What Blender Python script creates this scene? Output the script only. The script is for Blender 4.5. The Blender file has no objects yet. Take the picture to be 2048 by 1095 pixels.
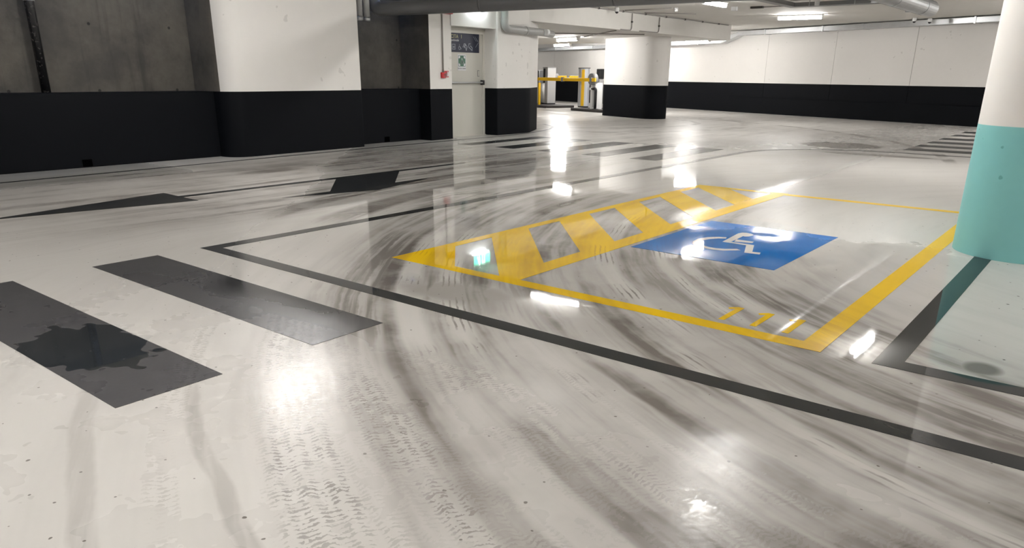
import bpy, bmesh, math
from mathutils import Vector, Matrix

S = bpy.context.scene
COL = S.collection
PI = math.pi

# ------------------------------------------------------------------ camera
F_PX, PITCH, ROLL, YAW, CY, CAM_H = 1484.0, 0.343724, 0.0086793, 0.674406, 680.43, 1.35


def bay(v):
    return Vector((v[0] * math.cos(YAW) - v[1] * math.sin(YAW), v[0] * math.sin(YAW) + v[1] * math.cos(YAW), v[2]))


_fw = Vector((0, math.cos(PITCH), -math.sin(PITCH)))
_rt = Vector((1, 0, 0))
_up = _rt.cross(_fw)
_r2 = math.cos(ROLL) * _rt + math.sin(ROLL) * _up
_u2 = -math.sin(ROLL) * _rt + math.cos(ROLL) * _up
r, u, f = bay(_r2), bay(_u2), bay(_fw)
cam = bpy.data.cameras.new('camera')
co = bpy.data.objects.new('camera', cam)
COL.objects.link(co)
m = Matrix(((r.x, u.x, -f.x, 0), (r.y, u.y, -f.y, 0), (r.z, u.z, -f.z, CAM_H), (0, 0, 0, 1)))
co.matrix_world = m
cam.sensor_fit = 'HORIZONTAL'
cam.sensor_width = 36
cam.lens = F_PX / 2048 * 36
cam.shift_y = (CY - 547.5) / 2048
cam.clip_start = 0.05
cam.clip_end = 200
S.camera = co


# ------------------------------------------------------------------ node expressions
class G:
    """a small expression compiler for shader nodes"""

    def __init__(self, tree):
        self.t = tree

    def node(self, typ, **kw):
        n = self.t.nodes.new(typ)
        for k, v in kw.items():
            setattr(n, k, v)
        return n

    def put(self, sock, v):
        if isinstance(v, E):
            self.t.links.new(v.s, sock)
        elif hasattr(v, 'is_output'):
            self.t.links.new(v, sock)
        else:
            sock.default_value = v

    def math(self, op, *a):
        n = self.node('ShaderNodeMath', operation=op)
        for i, v in enumerate(a):
            self.put(n.inputs[i], v)
        return E(self, n.outputs[0])

    def smooth(self, v, a, b, lo=0.0, hi=1.0):
        n = self.node('ShaderNodeMapRange', interpolation_type='SMOOTHSTEP')
        self.put(n.inputs[0], v)
        for i, q in enumerate((a, b, lo, hi)):
            self.put(n.inputs[i + 1], q)
        return E(self, n.outputs[0])

    def xyz(self, x, y, z=0.0):
        n = self.node('ShaderNodeCombineXYZ')
        for i, v in enumerate((x, y, z)):
            self.put(n.inputs[i], v)
        return n.outputs[0]

    def noise(self, vec, scale=1.0, detail=3.0, rough=0.55, dist=0.0):
        n = self.node('ShaderNodeTexNoise')
        self.put(n.inputs['Vector'], vec)
        n.inputs['Scale'].default_value = scale
        n.inputs['Detail'].default_value = detail
        n.inputs['Roughness'].default_value = rough
        n.inputs['Distortion'].default_value = dist
        return E(self, n.outputs[0])

    def mixc(self, fac, a, b, blend='MIX'):
        n = self.node('ShaderNodeMix', data_type='RGBA', blend_type=blend)
        self.put(n.inputs[0], fac)
        self.put(n.inputs[6], a)
        self.put(n.inputs[7], b)
        return n.outputs[2]


class E:
    def __init__(self, g, s):
        self.g, self.s = g, s

    def __add__(self, o): return self.g.math('ADD', self, o)
    def __radd__(self, o): return self.g.math('ADD', o, self)
    def __sub__(self, o): return self.g.math('SUBTRACT', self, o)
    def __rsub__(self, o): return self.g.math('SUBTRACT', o, self)
    def __mul__(self, o): return self.g.math('MULTIPLY', self, o)
    def __rmul__(self, o): return self.g.math('MULTIPLY', o, self)
    def __truediv__(self, o): return self.g.math('DIVIDE', self, o)
    def abs(self): return self.g.math('ABSOLUTE', self)
    def max(self, o): return self.g.math('MAXIMUM', self, o)
    def min(self, o): return self.g.math('MINIMUM', self, o)
    def sin(self): return self.g.math('SINE', self)
    def sqrt(self): return self.g.math('SQRT', self)
    def clamp(self): return self.max(0.0).min(1.0)


def rgba(c): return (c[0], c[1], c[2], 1.0)


# ------------------------------------------------------------------ floor surface group
TURN = (1.5, 8.1)   # the cars turn around this point, every tyre track is an arc about it
# per sector: first and last angle (degrees from -x), drift of the radius per degree, tracks
# a track is radius, width, kind (0 dirt, 1 wiped pale, 2 tyre tread), strength
SECTORS = [
    (-8, 29, 0.004, [(8.14, 0.40, 0, 1.0), (7.55, 0.28, 0, 0.8), (8.85, 0.34, 0, 1.0), (5.40, 0.14, 1, 0.8), (6.35, 0.22, 0, 0.40), (7.00, 0.16, 1, 0.6)]),
    (24, 57, -0.003, [(7.28, 0.34, 0, 0.9), (6.96, 0.17, 1, 0.9), (6.68, 0.15, 1, 0.8), (6.20, 0.30, 0, 0.6), (5.52, 0.16, 1, 0.85), (5.22, 0.15, 0, 0.75), (5.07, 0.10, 1, 0.75), (4.95, 0.09, 0, 0.8)]),
    (33, 62, -0.009, [(4.84, 0.12, 1, 0.7), (4.67, 0.20, 0, 0.95), (4.42, 0.14, 0, 0.45), (5.86, 0.18, 0, 0.5)]),
    (44, 70, 0.001, [(7.60, 0.30, 2, 1.0), (8.08, 0.10, 2, 0.3), (6.30, 0.12, 1, 0.4)]),
    (52, 80, 0.010, [(4.98, 0.26, 0, 0.95), (5.44, 0.20, 0, 0.5), (6.95, 0.20, 0, 0.35), (5.72, 0.09, 1, 0.6), (4.55, 0.10, 1, 0.4)]),
    (50, 77, -0.018, [(7.20, 0.27, 2, 1.0), (7.47, 0.15, 2, 0.5), (6.66, 0.36, 2, 0.85), (6.25, 0.18, 2, 0.55), (8.30, 0.10, 0, 0.35), (7.88, 0.07, 0, 0.4)]),
]
RLO, RHI = 3.8, 9.6


def track_ramp(g, fac, tracks):
    """the tracks of one sector as a lookup over the radius: red dirt, green pale, blue tread"""
    n = g.node('ShaderNodeValToRGB')
    cr = n.color_ramp
    keys = set()
    for (r0, w, k, s) in tracks:
        for q in (-0.62, -0.34, 0.34, 0.62):
            keys.add((r0 + q * w - RLO) / (RHI - RLO))
    keys = sorted(keys)
    assert len(keys) <= 32

    def val(p):
        rr = RLO + p * (RHI - RLO)
        c = [0.0, 0.0, 0.0]
        for (r0, w, k, s) in tracks:
            d = abs(rr - r0)
            v = 1.0 if d <= 0.341 * w else max(0.0, (0.62 * w - d) / (0.28 * w))
            c[k] = max(c[k], v * s)
        return (c[0], c[1], c[2], 1.0)
    cr.elements[0].position = keys[0]
    cr.elements[0].color = val(keys[0])
    cr.elements[1].position = keys[-1]
    cr.elements[1].color = val(keys[-1])
    for p in keys[1:-1]:
        e = cr.elements.new(p)
        e.color = val(p)
    g.put(n.inputs[0], fac)
    return n.outputs[0]


def floor_group():
    t = bpy.data.node_groups.new('wet_floor_surface', 'ShaderNodeTree')
    for nm, ty in (('Dirt', 'NodeSocketFloat'), ('Wet', 'NodeSocketFloat'), ('Roughness', 'NodeSocketFloat'), ('Mottle', 'NodeSocketFloat'), ('Normal', 'NodeSocketVector')):
        t.interface.new_socket(nm, in_out='OUTPUT', socket_type=ty)
    g = G(t)
    out = g.node('NodeGroupOutput')
    geo = g.node('ShaderNodeNewGeometry')
    sep = g.node('ShaderNodeSeparateXYZ')
    t.links.new(geo.outputs['Position'], sep.inputs[0])
    x, y = E(g, sep.outputs[0]), E(g, sep.outputs[1])
    P = g.xyz(x, y, 0.0)
    big = g.noise(P, 0.45, 2)
    mid = g.noise(P, 1.9, 4, 0.6)
    fine = g.noise(P, 18, 3, 0.7)
    # polar frame of the turning cars
    dx, dy = x - TURN[0], y - TURN[1]
    R0 = (dx * dx + dy * dy).sqrt()
    R = R0 + (big - 0.5) * 0.10 + (mid - 0.5) * 0.07
    A = g.math('ARCTAN2', dy * -1.0, dx * -1.0) * (180 / PI)
    inlane = g.smooth(x + (big - 0.5) * 1.0, -5.9, -7.0)
    # streaks follow the turn in the bays and run straight in the left lane
    su = R * (1.0 - inlane) + x * 0.75 * inlane
    sv = A * 0.09 * (1.0 - inlane) + y * 0.75 * inlane
    st = g.noise(g.xyz(su * 5.0, sv * 0.50, 0.0), 1.0, 3, 0.6)
    stf = g.noise(g.xyz(su * 20.0, sv * 1.1, 3.0), 1.0, 2, 0.6)
    zone = g.smooth(y + x * 0.25, 0.3, 1.7) * g.smooth(R0, 3.6, 4.6) * g.smooth(y, 9.5, 6.5) * g.smooth(x + y * 0.75, -2.35, -1.3)
    zone = zone.max(inlane * 0.9 * g.smooth(x, -11.6, -10.4) * g.smooth(y, 0.8, 4.2) * g.smooth(y, 13.5, 9.5)).max(0.12 + g.smooth(y - x * 0.3, 14.0, 18.0) * 0.38)
    dirt = (g.smooth(st, 0.42, 0.68) * 0.66 + g.smooth(stf, 0.50, 0.75) * 0.14) * g.smooth(mid, 0.25, 0.6, 0.5, 1.0) + g.smooth(big, 0.42, 0.70) * 0.16
    dirt = dirt * zone + (g.smooth(mid, 0.30, 0.66) * 0.18 + 0.22) * zone
    # tyre tracks
    acc = None
    for (b0, b1, k, trk) in SECTORS:
        fac = (R - A * k + (k * (b0 + b1) / 2 - RLO)) * (1.0 / (RHI - RLO))
        win = g.smooth(A, b0, b0 + 7) * g.smooth(A, b1, b1 - 7)
        col = track_ramp(g, fac, trk)
        vm = g.node('ShaderNodeVectorMath', operation='SCALE')
        t.links.new(col, vm.inputs[0])
        g.put(vm.inputs['Scale'], win)
        if acc is None:
            acc = vm.outputs[0]
        else:
            mx = g.node('ShaderNodeVectorMath', operation='MAXIMUM')
            t.links.new(acc, mx.inputs[0])
            t.links.new(vm.outputs[0], mx.inputs[1])
            acc = mx.outputs[0]
    sp = g.node('ShaderNodeSeparateXYZ')
    t.links.new(acc, sp.inputs[0])
    tdark, tpale, ttread = E(g, sp.outputs[0]), E(g, sp.outputs[1]), E(g, sp.outputs[2])
    dirt = dirt.max(tdark * g.smooth(stf + (mid - 0.5) * 0.6, 0.28, 0.62, 0.45, 1.0))
    lines = g.smooth((R * (2 * PI / 0.042)).sin() + (mid - 0.5) * 1.6, 0.5, 1.0)
    dirt = dirt * (1.0 - tpale * 0.9) + tpale * lines * g.smooth(mid, 0.46, 0.64) * 0.8
    chev = (A * (7.2 * PI / 180 * 250.0) + (R * 62.0).sin() * 1.9 + (fine - 0.5) * 17.0).sin()
    ribs = (R * 130.0 + (fine - 0.5) * 9.0).sin()
    pat = g.smooth(chev * 0.9 + ribs * 0.5 + (fine - 0.5) * 7.0, 0.15, 0.9) * g.smooth(mid, 0.30, 0.54, 0.2, 1.0)
    tread = ttread * pat
    dirt = dirt.max(ttread * 0.30 * g.smooth(mid, 0.3, 0.7)).max(tread * 0.75)
    # tyre marks of cars turning out of the far aisle
    for (cx, cy, rr, w, s) in ((-15.5, 11.2, 13.7, 0.16, 0.95), (-13.5, 20.5, 3.4, 0.16, 0.9), (-13.5, 20.5, 4.9, 0.30, 0.7)):
        ex, ey = x - cx, y - cy
        v = (ex * ex + ey * ey).sqrt() + (big * 0.3 - (rr + 0.15))
        mk = g.smooth(v.abs(), w, w * 0.4) * g.smooth(x, -15.5, -13.2) * g.smooth(y, 14.2, 15.4)
        dirt = dirt.max(mk * s * g.smooth(mid, 0.35, 0.6, 0.2, 1.0))

    def blob(cx, cy, rx, ry, soft=0.35, wv=0.5, extra=0.0):
        ex, ey = (x - cx) * (1 / rx), (y - cy) * (1 / ry)
        d = (ex * ex + ey * ey).sqrt() + (extra if wv == 0 else (mid - 0.5) * wv)
        return g.smooth(d, 1.0 + soft / 2, 1.0 - soft / 2)
    dirt = dirt.max(blob(-0.32, 4.12, 0.09, 0.10, 0.9) * 0.95)
    dirt = dirt.max(blob(-4.75, 17.0, 0.85, 0.75, 0.3, 0.7) * 0.95)
    dirt = dirt.max(blob(-3.6, 15.25, 1.1, 0.22, 0.3, 0.5) * 0.8)
    dirt = dirt.max(blob(-3.2, 3.45, 0.55, 0.25, 0.9, 0.8) * 0.6)
    specks = g.noise(P, 34, 0, 0.4)
    dirt = dirt.max(g.smooth(specks, 0.83, 0.86))
    # wetness
    nz = (big - 0.5) * 1.6 + (mid - 0.5) * 0.55
    wet = g.smooth(x + y + 2.05 + nz, -0.25, 0.35) * g.smooth(y + nz * 0.7, 2.35, 2.9)
    far_patchy = g.smooth(g.noise(g.xyz(x * 0.9, y * 0.35, 0.0), 1.0, 2) + g.smooth(y, 17.0, 9.5, 0.10, 0.35), 0.38, 0.72)
    wet = wet * far_patchy * g.smooth(y - (x + 8.0) * 0.6, 16.0, 11.0, 0.12, 1.0)
    wet = wet.max(g.smooth(x + nz * 0.6, -10.2, -10.7) * g.smooth(y, 5.9, 5.2))
    film = g.smooth(mid + (fine - 0.5) * 0.30, 0.57, 0.61) * g.smooth(y + nz, 1.3, 2.3) * g.smooth(x, -2.7, -1.7)
    puddle = blob(-3.98, 1.44, 0.42, 0.27, 0.04, 0.0, (g.noise(P, 7.0, 1) - 0.5) * 1.1)
    wet = wet.max(film * 0.55).max(puddle).max(blob(-0.93, 4.1, 0.55, 0.42, 0.3, 0.5)).clamp()
    dry = 1.0 - wet
    dry_r = g.smooth(mid, 0.30, 0.72, 0.26, 0.31) + g.smooth(x, -5.0, -6.5) * 0.06 - tread * 0.10
    wet_r = g.smooth(mid, 0.35, 0.65, 0.012, 0.03) + dirt * 0.02 + g.smooth(y, 8.0, 14.0) * 0.10 + g.smooth(x, -3.7, -3.1) * g.smooth(y + (mid - 0.5) * 1.6 + (big - 0.5), 6.45, 7.15) * 0.34
    rough = dry_r * dry + wet_r * wet
    h = g.noise(P, 40, 1, 0.5) * 0.00035
    h = h + g.noise(g.xyz(x * 2.2, y * 1.0, 0.0), 1.0, 0) * 0.004 * g.smooth(y, 9.0, 16.0)
    bmp = g.node('ShaderNodeBump')
    g.put(bmp.inputs['Strength'], (dry * 0.95 + 0.012 + g.smooth(y, 9.0, 16.0) * 0.30 + tread * 0.6).min(1.0))
    bmp.inputs['Distance'].default_value = 1.0
    g.put(bmp.inputs['Height'], h)
    mott = (mid - 0.5) * 0.13 + (big - 0.5) * 0.12 + (fine - 0.5) * 0.02 + 1.0
    g.put(out.inputs['Dirt'], dirt.clamp())
    g.put(out.inputs['Wet'], wet)
    g.put(out.inputs['Roughness'], rough.max(0.015))
    g.put(out.inputs['Mottle'], mott)
    t.links.new(bmp.outputs[0], out.inputs['Normal'])
    return t


FG = floor_group()


def floor_mat(name, base, dirtc, dirt_amt=1.0, dust=None, dust_amt=0.0):
    mt = bpy.data.materials.new(name)
    mt.use_nodes = True
    t = mt.node_tree
    g = G(t)
    b = t.nodes['Principled BSDF']
    gr = g.node('ShaderNodeGroup')
    gr.node_tree = FG
    o = {k: E(g, gr.outputs[k]) for k in ('Dirt', 'Wet', 'Roughness', 'Mottle')}
    c = rgba(base)
    if dust:
        c = g.mixc((1.0 - o['Wet']) * o['Mottle'] * dust_amt, c, rgba(dust))
    c = g.mixc(o['Dirt'] * dirt_amt, c, rgba(dirtc))
    c = g.mixc(1.0, c, g.xyz(o['Mottle'], o['Mottle'], o['Mottle']), 'MULTIPLY')
    t.links.new(c, b.inputs['Base Color'])
    g.put(b.inputs['Roughness'], o['Roughness'])
    t.links.new(gr.outputs['Normal'], b.inputs['Normal'])
    b.inputs['IOR'].default_value = 1.27
    return mt


M = {}
M['floor'] = floor_mat('sealed_floor', (0.60, 0.58, 0.55), (0.100, 0.083, 0.070), 0.88)
M['p_black'] = floor_mat('black_floor_paint', (0.013, 0.016, 0.018), (0.060, 0.056, 0.052), 0.45, (0.045, 0.045, 0.048), 0.40)
M['p_dusty'] = floor_mat('dusty_black_floor_paint', (0.022, 0.025, 0.027), (0.10, 0.095, 0.092), 0.5, (0.085, 0.082, 0.086), 0.80)
M['p_yellow'] = floor_mat('yellow_floor_paint', (0.88, 0.57, 0.010), (0.40, 0.23, 0.03), 0.6)
M['p_blue'] = floor_mat('blue_floor_paint', (0.003, 0.15, 0.50), (0.008, 0.07, 0.22), 0.5)
M['p_white'] = floor_mat('white_floor_paint', (0.78, 0.76, 0.72), (0.35, 0.33, 0.31), 0.6)


# ------------------------------------------------------------------ plain materials
def mat(name, col, rough=0.5, metal=0.0, var=0.08, scale=3.0, bump=0.0, spec=0.5, marks=None):
    mt = bpy.data.materials.new(name)
    mt.use_nodes = True
    t = mt.node_tree
    g = G(t)
    b = t.nodes['Principled BSDF']
    tc = g.node('ShaderNodeTexCoord')
    n1 = g.noise(tc.outputs['Object'], scale, 2, 0.6)
    n2 = g.noise(tc.outputs['Object'], scale * 9, 1, 0.6)
    fac = (n1 - 0.5) * (2 * var) + (n2 - 0.5) * var + 1.0
    c = g.mixc(1.0, rgba(col), g.xyz(fac, fac, fac), 'MULTIPLY')
    if marks:
        c = g.mixc(g.smooth(n2 + (n1 - 0.5) * 0.3, marks[0], marks[0] + 0.03) * marks[1], c, rgba(marks[2]))
    t.links.new(c, b.inputs['Base Color'])
    b.inputs['Roughness'].default_value = rough
    b.inputs['Metallic'].default_value = metal
    b.inputs['Specular IOR Level'].default_value = spec
    if bump:
        bp = g.node('ShaderNodeBump')
        bp.inputs['Distance'].default_value = bump
        g.put(bp.inputs['Height'], n2)
        t.links.new(bp.outputs[0], b.inputs['Normal'])
    return mt


def emit(name, col, strength):
    mt = bpy.data.materials.new(name)
    mt.use_nodes = True
    t = mt.node_tree
    b = t.nodes['Principled BSDF']
    b.inputs['Base Color'].default_value = rgba(col)
    b.inputs['Emission Color'].default_value = rgba(col)
    b.inputs['Emission Strength'].default_value = strength
    return mt


def concrete():
    mt = bpy.data.materials.new('raw_concrete')
    mt.use_nodes = True
    t = mt.node_tree
    g = G(t)
    b = t.nodes['Principled BSDF']
    geo = g.node('ShaderNodeNewGeometry')
    sep = g.node('ShaderNodeSeparateXYZ')
    t.links.new(geo.outputs['Position'], sep.inputs[0])
    y, z = E(g, sep.outputs[1]), E(g, sep.outputs[2])
    P = geo.outputs['Position']
    a = g.noise(P, 1.1, 5, 0.65)
    f2 = g.noise(P, 9, 4, 0.6)
    drip = g.noise(g.xyz(y * 3.0, z * 0.22, 0.0), 1.0, 4, 0.65)
    c = g.mixc(g.smooth(a, 0.3, 0.7), (0.070, 0.065, 0.058, 1), (0.130, 0.117, 0.098, 1))
    c = g.mixc(g.smooth(drip, 0.52, 0.70) * 0.6, c, (0.036, 0.034, 0.033, 1))
    k = f2 * 0.35 + 0.82
    c = g.mixc(1.0, c, g.xyz(k, k, k), 'MULTIPLY')
    # tie holes of the formwork on a regular pitch
    hy = g.math('FRACT', y * 0.8 + 0.15) - 0.5
    hz = g.math('FRACT', z * 1.05 - 0.62) - 0.5
    hole = g.smooth((hy * hy * 1.56 + hz * hz * 0.9).sqrt(), 0.026, 0.018)
    c = g.mixc(hole * 0.85, c, (0.01, 0.01, 0.01, 1))
    t.links.new(c, b.inputs['Base Color'])
    b.inputs['Roughness'].default_value = 0.85
    bp = g.node('ShaderNodeBump')
    bp.inputs['Distance'].default_value = 0.004
    g.put(bp.inputs['Height'], f2)
    t.links.new(bp.outputs[0], b.inputs['Normal'])
    return mt


M['white'] = mat('white_wall_paint', (0.80, 0.775, 0.74), 0.62, var=0.025, scale=0.8, spec=0.3, marks=(0.74, 0.35, (0.45, 0.43, 0.40)))
M['ceil'] = mat('pale_ceiling_paint', (0.74, 0.72, 0.68), 0.7, var=0.05, scale=0.5, spec=0.2)
M['band'] = mat('anthracite_wall_paint', (0.0036, 0.0044, 0.0062), 0.62, var=0.10, scale=1.0, spec=0.10)
M['teal'] = mat('turquoise_paint', (0.235, 0.56, 0.555), 0.5, var=0.05, scale=1.2, bump=0.0008, spec=0.35, marks=(0.76, 0.5, (0.06, 0.22, 0.22)))
M['concrete'] = concrete()
M['door'] = mat('warm_grey_door_paint', (0.56, 0.545, 0.49), 0.42, var=0.015, scale=1.0)
M['frame'] = mat('door_frame_paint', (0.62, 0.60, 0.54), 0.4, var=0.02)
M['galv'] = mat('galvanised_steel', (0.55, 0.56, 0.57), 0.32, 0.9, var=0.12, scale=3)
M['pvc'] = mat('grey_pipe_plastic', (0.38, 0.38, 0.37), 0.35, var=0.04)
M['ductgrey'] = mat('grey_duct_plastic', (0.13, 0.13, 0.132), 0.28, var=0.04)
M['conduit'] = mat('grey_conduit', (0.30, 0.28, 0.26), 0.45, var=0.05)
M['black'] = mat('black_plastic', (0.010, 0.010, 0.012), 0.35, var=0.05)
M['hole'] = mat('dark_opening', (0.0012, 0.0012, 0.0013), 0.95, var=0.05, spec=0.0)
M['rubber'] = mat('dark_kerb', (0.035, 0.030, 0.030), 0.6, var=0.2)
M['whiteplastic'] = mat('white_plastic', (0.75, 0.75, 0.74), 0.35, var=0.02)
M['steel'] = mat('pale_grey_metal', (0.50, 0.50, 0.50), 0.38, 0.35, var=0.03)
M['silver'] = mat('silver_metal', (0.62, 0.64, 0.68), 0.3, 0.5, var=0.03)
M['midgrey'] = mat('mid_grey_plastic', (0.22, 0.22, 0.22), 0.4, var=0.03)
M['yellow'] = mat('yellow_enamel', (0.85, 0.50, 0.01), 0.4, var=0.03)
M['red'] = mat('red_plastic', (0.50, 0.012, 0.018), 0.35, var=0.05)
M['navy'] = mat('navy_sign_panel', (0.009, 0.013, 0.036), 0.5, var=0.05)
M['signwhite'] = mat('sign_white', (0.72, 0.72, 0.74), 0.4, var=0.0)
M['signgrey'] = mat('sign_pale_grey', (0.34, 0.37, 0.42), 0.4, var=0.0)
M['signyellow'] = mat('sign_dull_yellow', (0.42, 0.40, 0.20), 0.4, var=0.0)
M['green'] = mat('sign_green', (0.006, 0.105, 0.050), 0.35, var=0.0)
M['bracket'] = mat('dark_bracket', (0.05, 0.045, 0.04), 0.5, var=0.05)
M['oldpipe'] = mat('blackened_pipe', (0.012, 0.012, 0.013), 0.25, var=0.2, marks=(0.62, 0.6, (0.09, 0.085, 0.08)))
LAMP = 60.0
M['lamp'] = emit('lamp_diffuser', (1.0, 0.98, 0.955), LAMP)
M['exit'] = emit('exit_sign_face', (0.10, 0.80, 0.52), 3.5)
M['lintel_fill'] = emit('lintel_fill_glow', (0.86, 0.94, 1.0), 13.0)  # added cool glow that lifts the lintel over the door
M['exitw'] = emit('exit_sign_figure', (0.9, 1.0, 0.95), 5.0)


# ------------------------------------------------------------------ mesh helpers
class MB:
    def __init__(self):
        self.bm = bmesh.new()

    def face(self, pts, mi=0, smooth=False):
        vs = [self.bm.verts.new(p) for p in pts]
        fc = self.bm.faces.new(vs)
        fc.material_index = mi
        fc.smooth = smooth
        return fc

    def prism(self, poly, z0, z1, mi=0, smooth=False, bottom=True, top=True):
        lo = [self.bm.verts.new((p[0], p[1], z0)) for p in poly]
        hi = [self.bm.verts.new((p[0], p[1], z1)) for p in poly]
        n = len(poly)
        for i in range(n):
            j = (i + 1) % n
            fc = self.bm.faces.new((lo[i], lo[j], hi[j], hi[i]))
            fc.material_index = mi
            fc.smooth = smooth
        if top:
            self.bm.faces.new(hi).material_index = mi
        if bottom:
            self.bm.faces.new(lo[::-1]).material_index = mi
        return self

    def box(self, x0, x1, y0, y1, z0, z1, mi=0):
        return self.prism([(x0, y0), (x1, y0), (x1, y1), (x0, y1)], z0, z1, mi)

    def obox(self, o, ax, ay, hx, hy, z0, z1, mi=0):
        """box of half sizes hx, hy along the plan directions ax, ay about o"""
        o, ax, ay = Vector(o[:2]), Vector(ax[:2]), Vector(ay[:2])
        pts = [o - ax * hx - ay * hy, o + ax * hx - ay * hy, o + ax * hx + ay * hy, o - ax * hx + ay * hy]
        return self.prism([tuple(p) for p in pts], z0, z1, mi)

    def tube(self, path, rad, n=14, mi=0, caps=True):
        path = [Vector(p) for p in path]
        rings = []
        ref = None
        for i, p in enumerate(path):
            d = ((path[i] - path[i - 1]).normalized() if i else Vector()) + ((path[i + 1] - path[i]).normalized() if i < len(path) - 1 else Vector())
            d.normalize()
            if ref is None:
                ref = Vector((0, 0, 1)) if abs(d.z) < 0.9 else Vector((1, 0, 0))
            a = d.cross(ref)
            if a.length < 1e-4:
                a = d.cross(Vector((1, 0, 0)))
            a.normalize()
            b = a.cross(d).normalized()
            ref = b
            rr = rad[i] if isinstance(rad, (list, tuple)) else rad
            rings.append([self.bm.verts.new(p + (a * math.cos(2 * PI * k / n) + b * math.sin(2 * PI * k / n)) * rr) for k in range(n)])
        for A, B in zip(rings, rings[1:]):
            for k in range(n):
                fc = self.bm.faces.new((A[k], A[(k + 1) % n], B[(k + 1) % n], B[k]))
                fc.smooth = True
                fc.material_index = mi
        if caps:
            self.bm.faces.new(rings[0][::-1]).material_index = mi
            self.bm.faces.new(rings[-1]).material_index = mi
        return self

    def lathe(self, prof, o=(0, 0, 0), n=24, mi=0, axis='Z'):
        rings = []
        for (rr, zz) in prof:
            ring = []
            for k in range(n):
                c, s = rr * math.cos(2 * PI * k / n), rr * math.sin(2 * PI * k / n)
                ring.append(self.bm.verts.new((o[0] + c, o[1] + s, o[2] + zz)))
            rings.append(ring)
        for A, B in zip(rings, rings[1:]):
            for k in range(n):
                fc = self.bm.faces.new((A[k], A[(k + 1) % n], B[(k + 1) % n], B[k]))
                fc.smooth = True
                fc.material_index = mi
        self.bm.faces.new(rings[0][::-1]).material_index = mi
        self.bm.faces.new(rings[-1]).material_index = mi
        return self

    def build(self, name, mats, parent=None, bevel=0.0, loc=None):
        bmesh.ops.recalc_face_normals(self.bm, faces=self.bm.faces)
        me = bpy.data.meshes.new(name)
        self.bm.to_mesh(me)
        self.bm.free()
        for mm in (mats if isinstance(mats, (list, tuple)) else [mats]):
            me.materials.append(mm)
        o = bpy.data.objects.new(name, me)
        COL.objects.link(o)
        if parent:
            o.parent = parent
        if loc:
            o.location = loc
        if bevel:
            md = o.modifiers.new('bevel', 'BEVEL')
            md.width = bevel
            md.segments = 2
            md.limit_method = 'ANGLE'
        return o


def tag(o, label, cat, group=None):
    o['label'] = label
    o['category'] = cat
    if group:
        o['group'] = group
    return o


def struct(o):
    o['kind'] = 'structure'
    return o


def thing(name, label, cat, loc=(0, 0, 0), rz=0.0, group=None):
    o = bpy.data.objects.new(name, None)
    COL.objects.link(o)
    o.empty_display_size = 0.1
    o.location = loc
    o.rotation_euler = (0, 0, rz)
    return tag(o, label, cat, group)


def copy_thing(src, loc, rz, label, group=None):
    r_ = src.copy()
    COL.objects.link(r_)
    r_.location = loc
    r_.rotation_euler = (0, 0, rz)
    r_['label'] = label
    if group:
        r_['group'] = group
    for ch in list(src.children):
        c = ch.copy()
        COL.objects.link(c)
        c.parent = r_
        for gd in list(ch.children):
            d = gd.copy()
            COL.objects.link(d)
            d.parent = c
    return r_


def text_mesh(name, body, size, mats, parent, loc, rot, ext=0.001, align='LEFT', bold=0.0):
    cu = bpy.data.curves.new(name, 'FONT')
    cu.body = body
    cu.size = size
    cu.extrude = ext
    cu.offset = bold
    cu.align_x = align
    tmp = bpy.data.objects.new(name + '_tmp', cu)
    COL.objects.link(tmp)
    dg = bpy.context.evaluated_depsgraph_get()
    me = bpy.data.meshes.new_from_object(tmp.evaluated_get(dg))
    COL.objects.unlink(tmp)
    bpy.data.objects.remove(tmp)
    me.materials.clear()
    me.materials.append(mats)
    o = bpy.data.objects.new(name, me)
    COL.objects.link(o)
    o.parent = parent
    o.location = loc
    o.rotation_euler = rot
    return o


def rounded(pts, radii, seg=10):
    """polygon with rounded corners, one radius per corner"""
    out = []
    n = len(pts)
    for i in range(n):
        p, a, b = Vector(pts[i]), Vector(pts[i - 1]), Vector(pts[(i + 1) % n])
        rr = radii[i] if isinstance(radii, (list, tuple)) else radii
        if rr <= 0:
            out.append(tuple(p))
            continue
        da, db = (a - p).normalized(), (b - p).normalized()
        ang = math.acos(max(-1, min(1, da.dot(db))))
        dist = rr / math.tan(ang / 2)
        c = p + (da + db).normalized() * (rr / math.sin(ang / 2))
        s, e = p + da * dist - c, p + db * dist - c
        sw = math.atan2(s.x * e.y - s.y * e.x, s.dot(e))
        for k in range(seg + 1):
            q = sw * k / seg
            out.append((c.x + s.x * math.cos(q) - s.y * math.sin(q), c.y + s.x * math.sin(q) + s.y * math.cos(q)))
    return out


def banded(name, poly, z1, parent=None, band=1.05, lowmat='band', z0=0.0):
    mb = MB()
    mb.prism(poly, z0, band, 1, True, bottom=True, top=False)
    mb.prism(poly, band, z1, 0, True, bottom=False, top=True)
    bmesh.ops.remove_doubles(mb.bm, verts=mb.bm.verts, dist=1e-5)
    o = mb.build(name, [M['white'], M[lowmat]], parent)
    o.data.set_sharp_from_angle(angle=math.radians(38))
    return o


# ------------------------------------------------------------------ setting
CEIL = 3.05
SOF = 2.55
FD = Vector((0.925, -0.380)).normalized()       # along the far wall, to the right
FN = Vector((-FD.y, FD.x))                      # away, through the far wall
FA = Vector((-16.7, 31.88))                     # a point of its face

mb = MB()
mb.face([(-38, -8, 0), (10, -8, 0), (10, 46, 0), (-38, 46, 0)])
struct(mb.build('floor', M['floor']))

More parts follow.
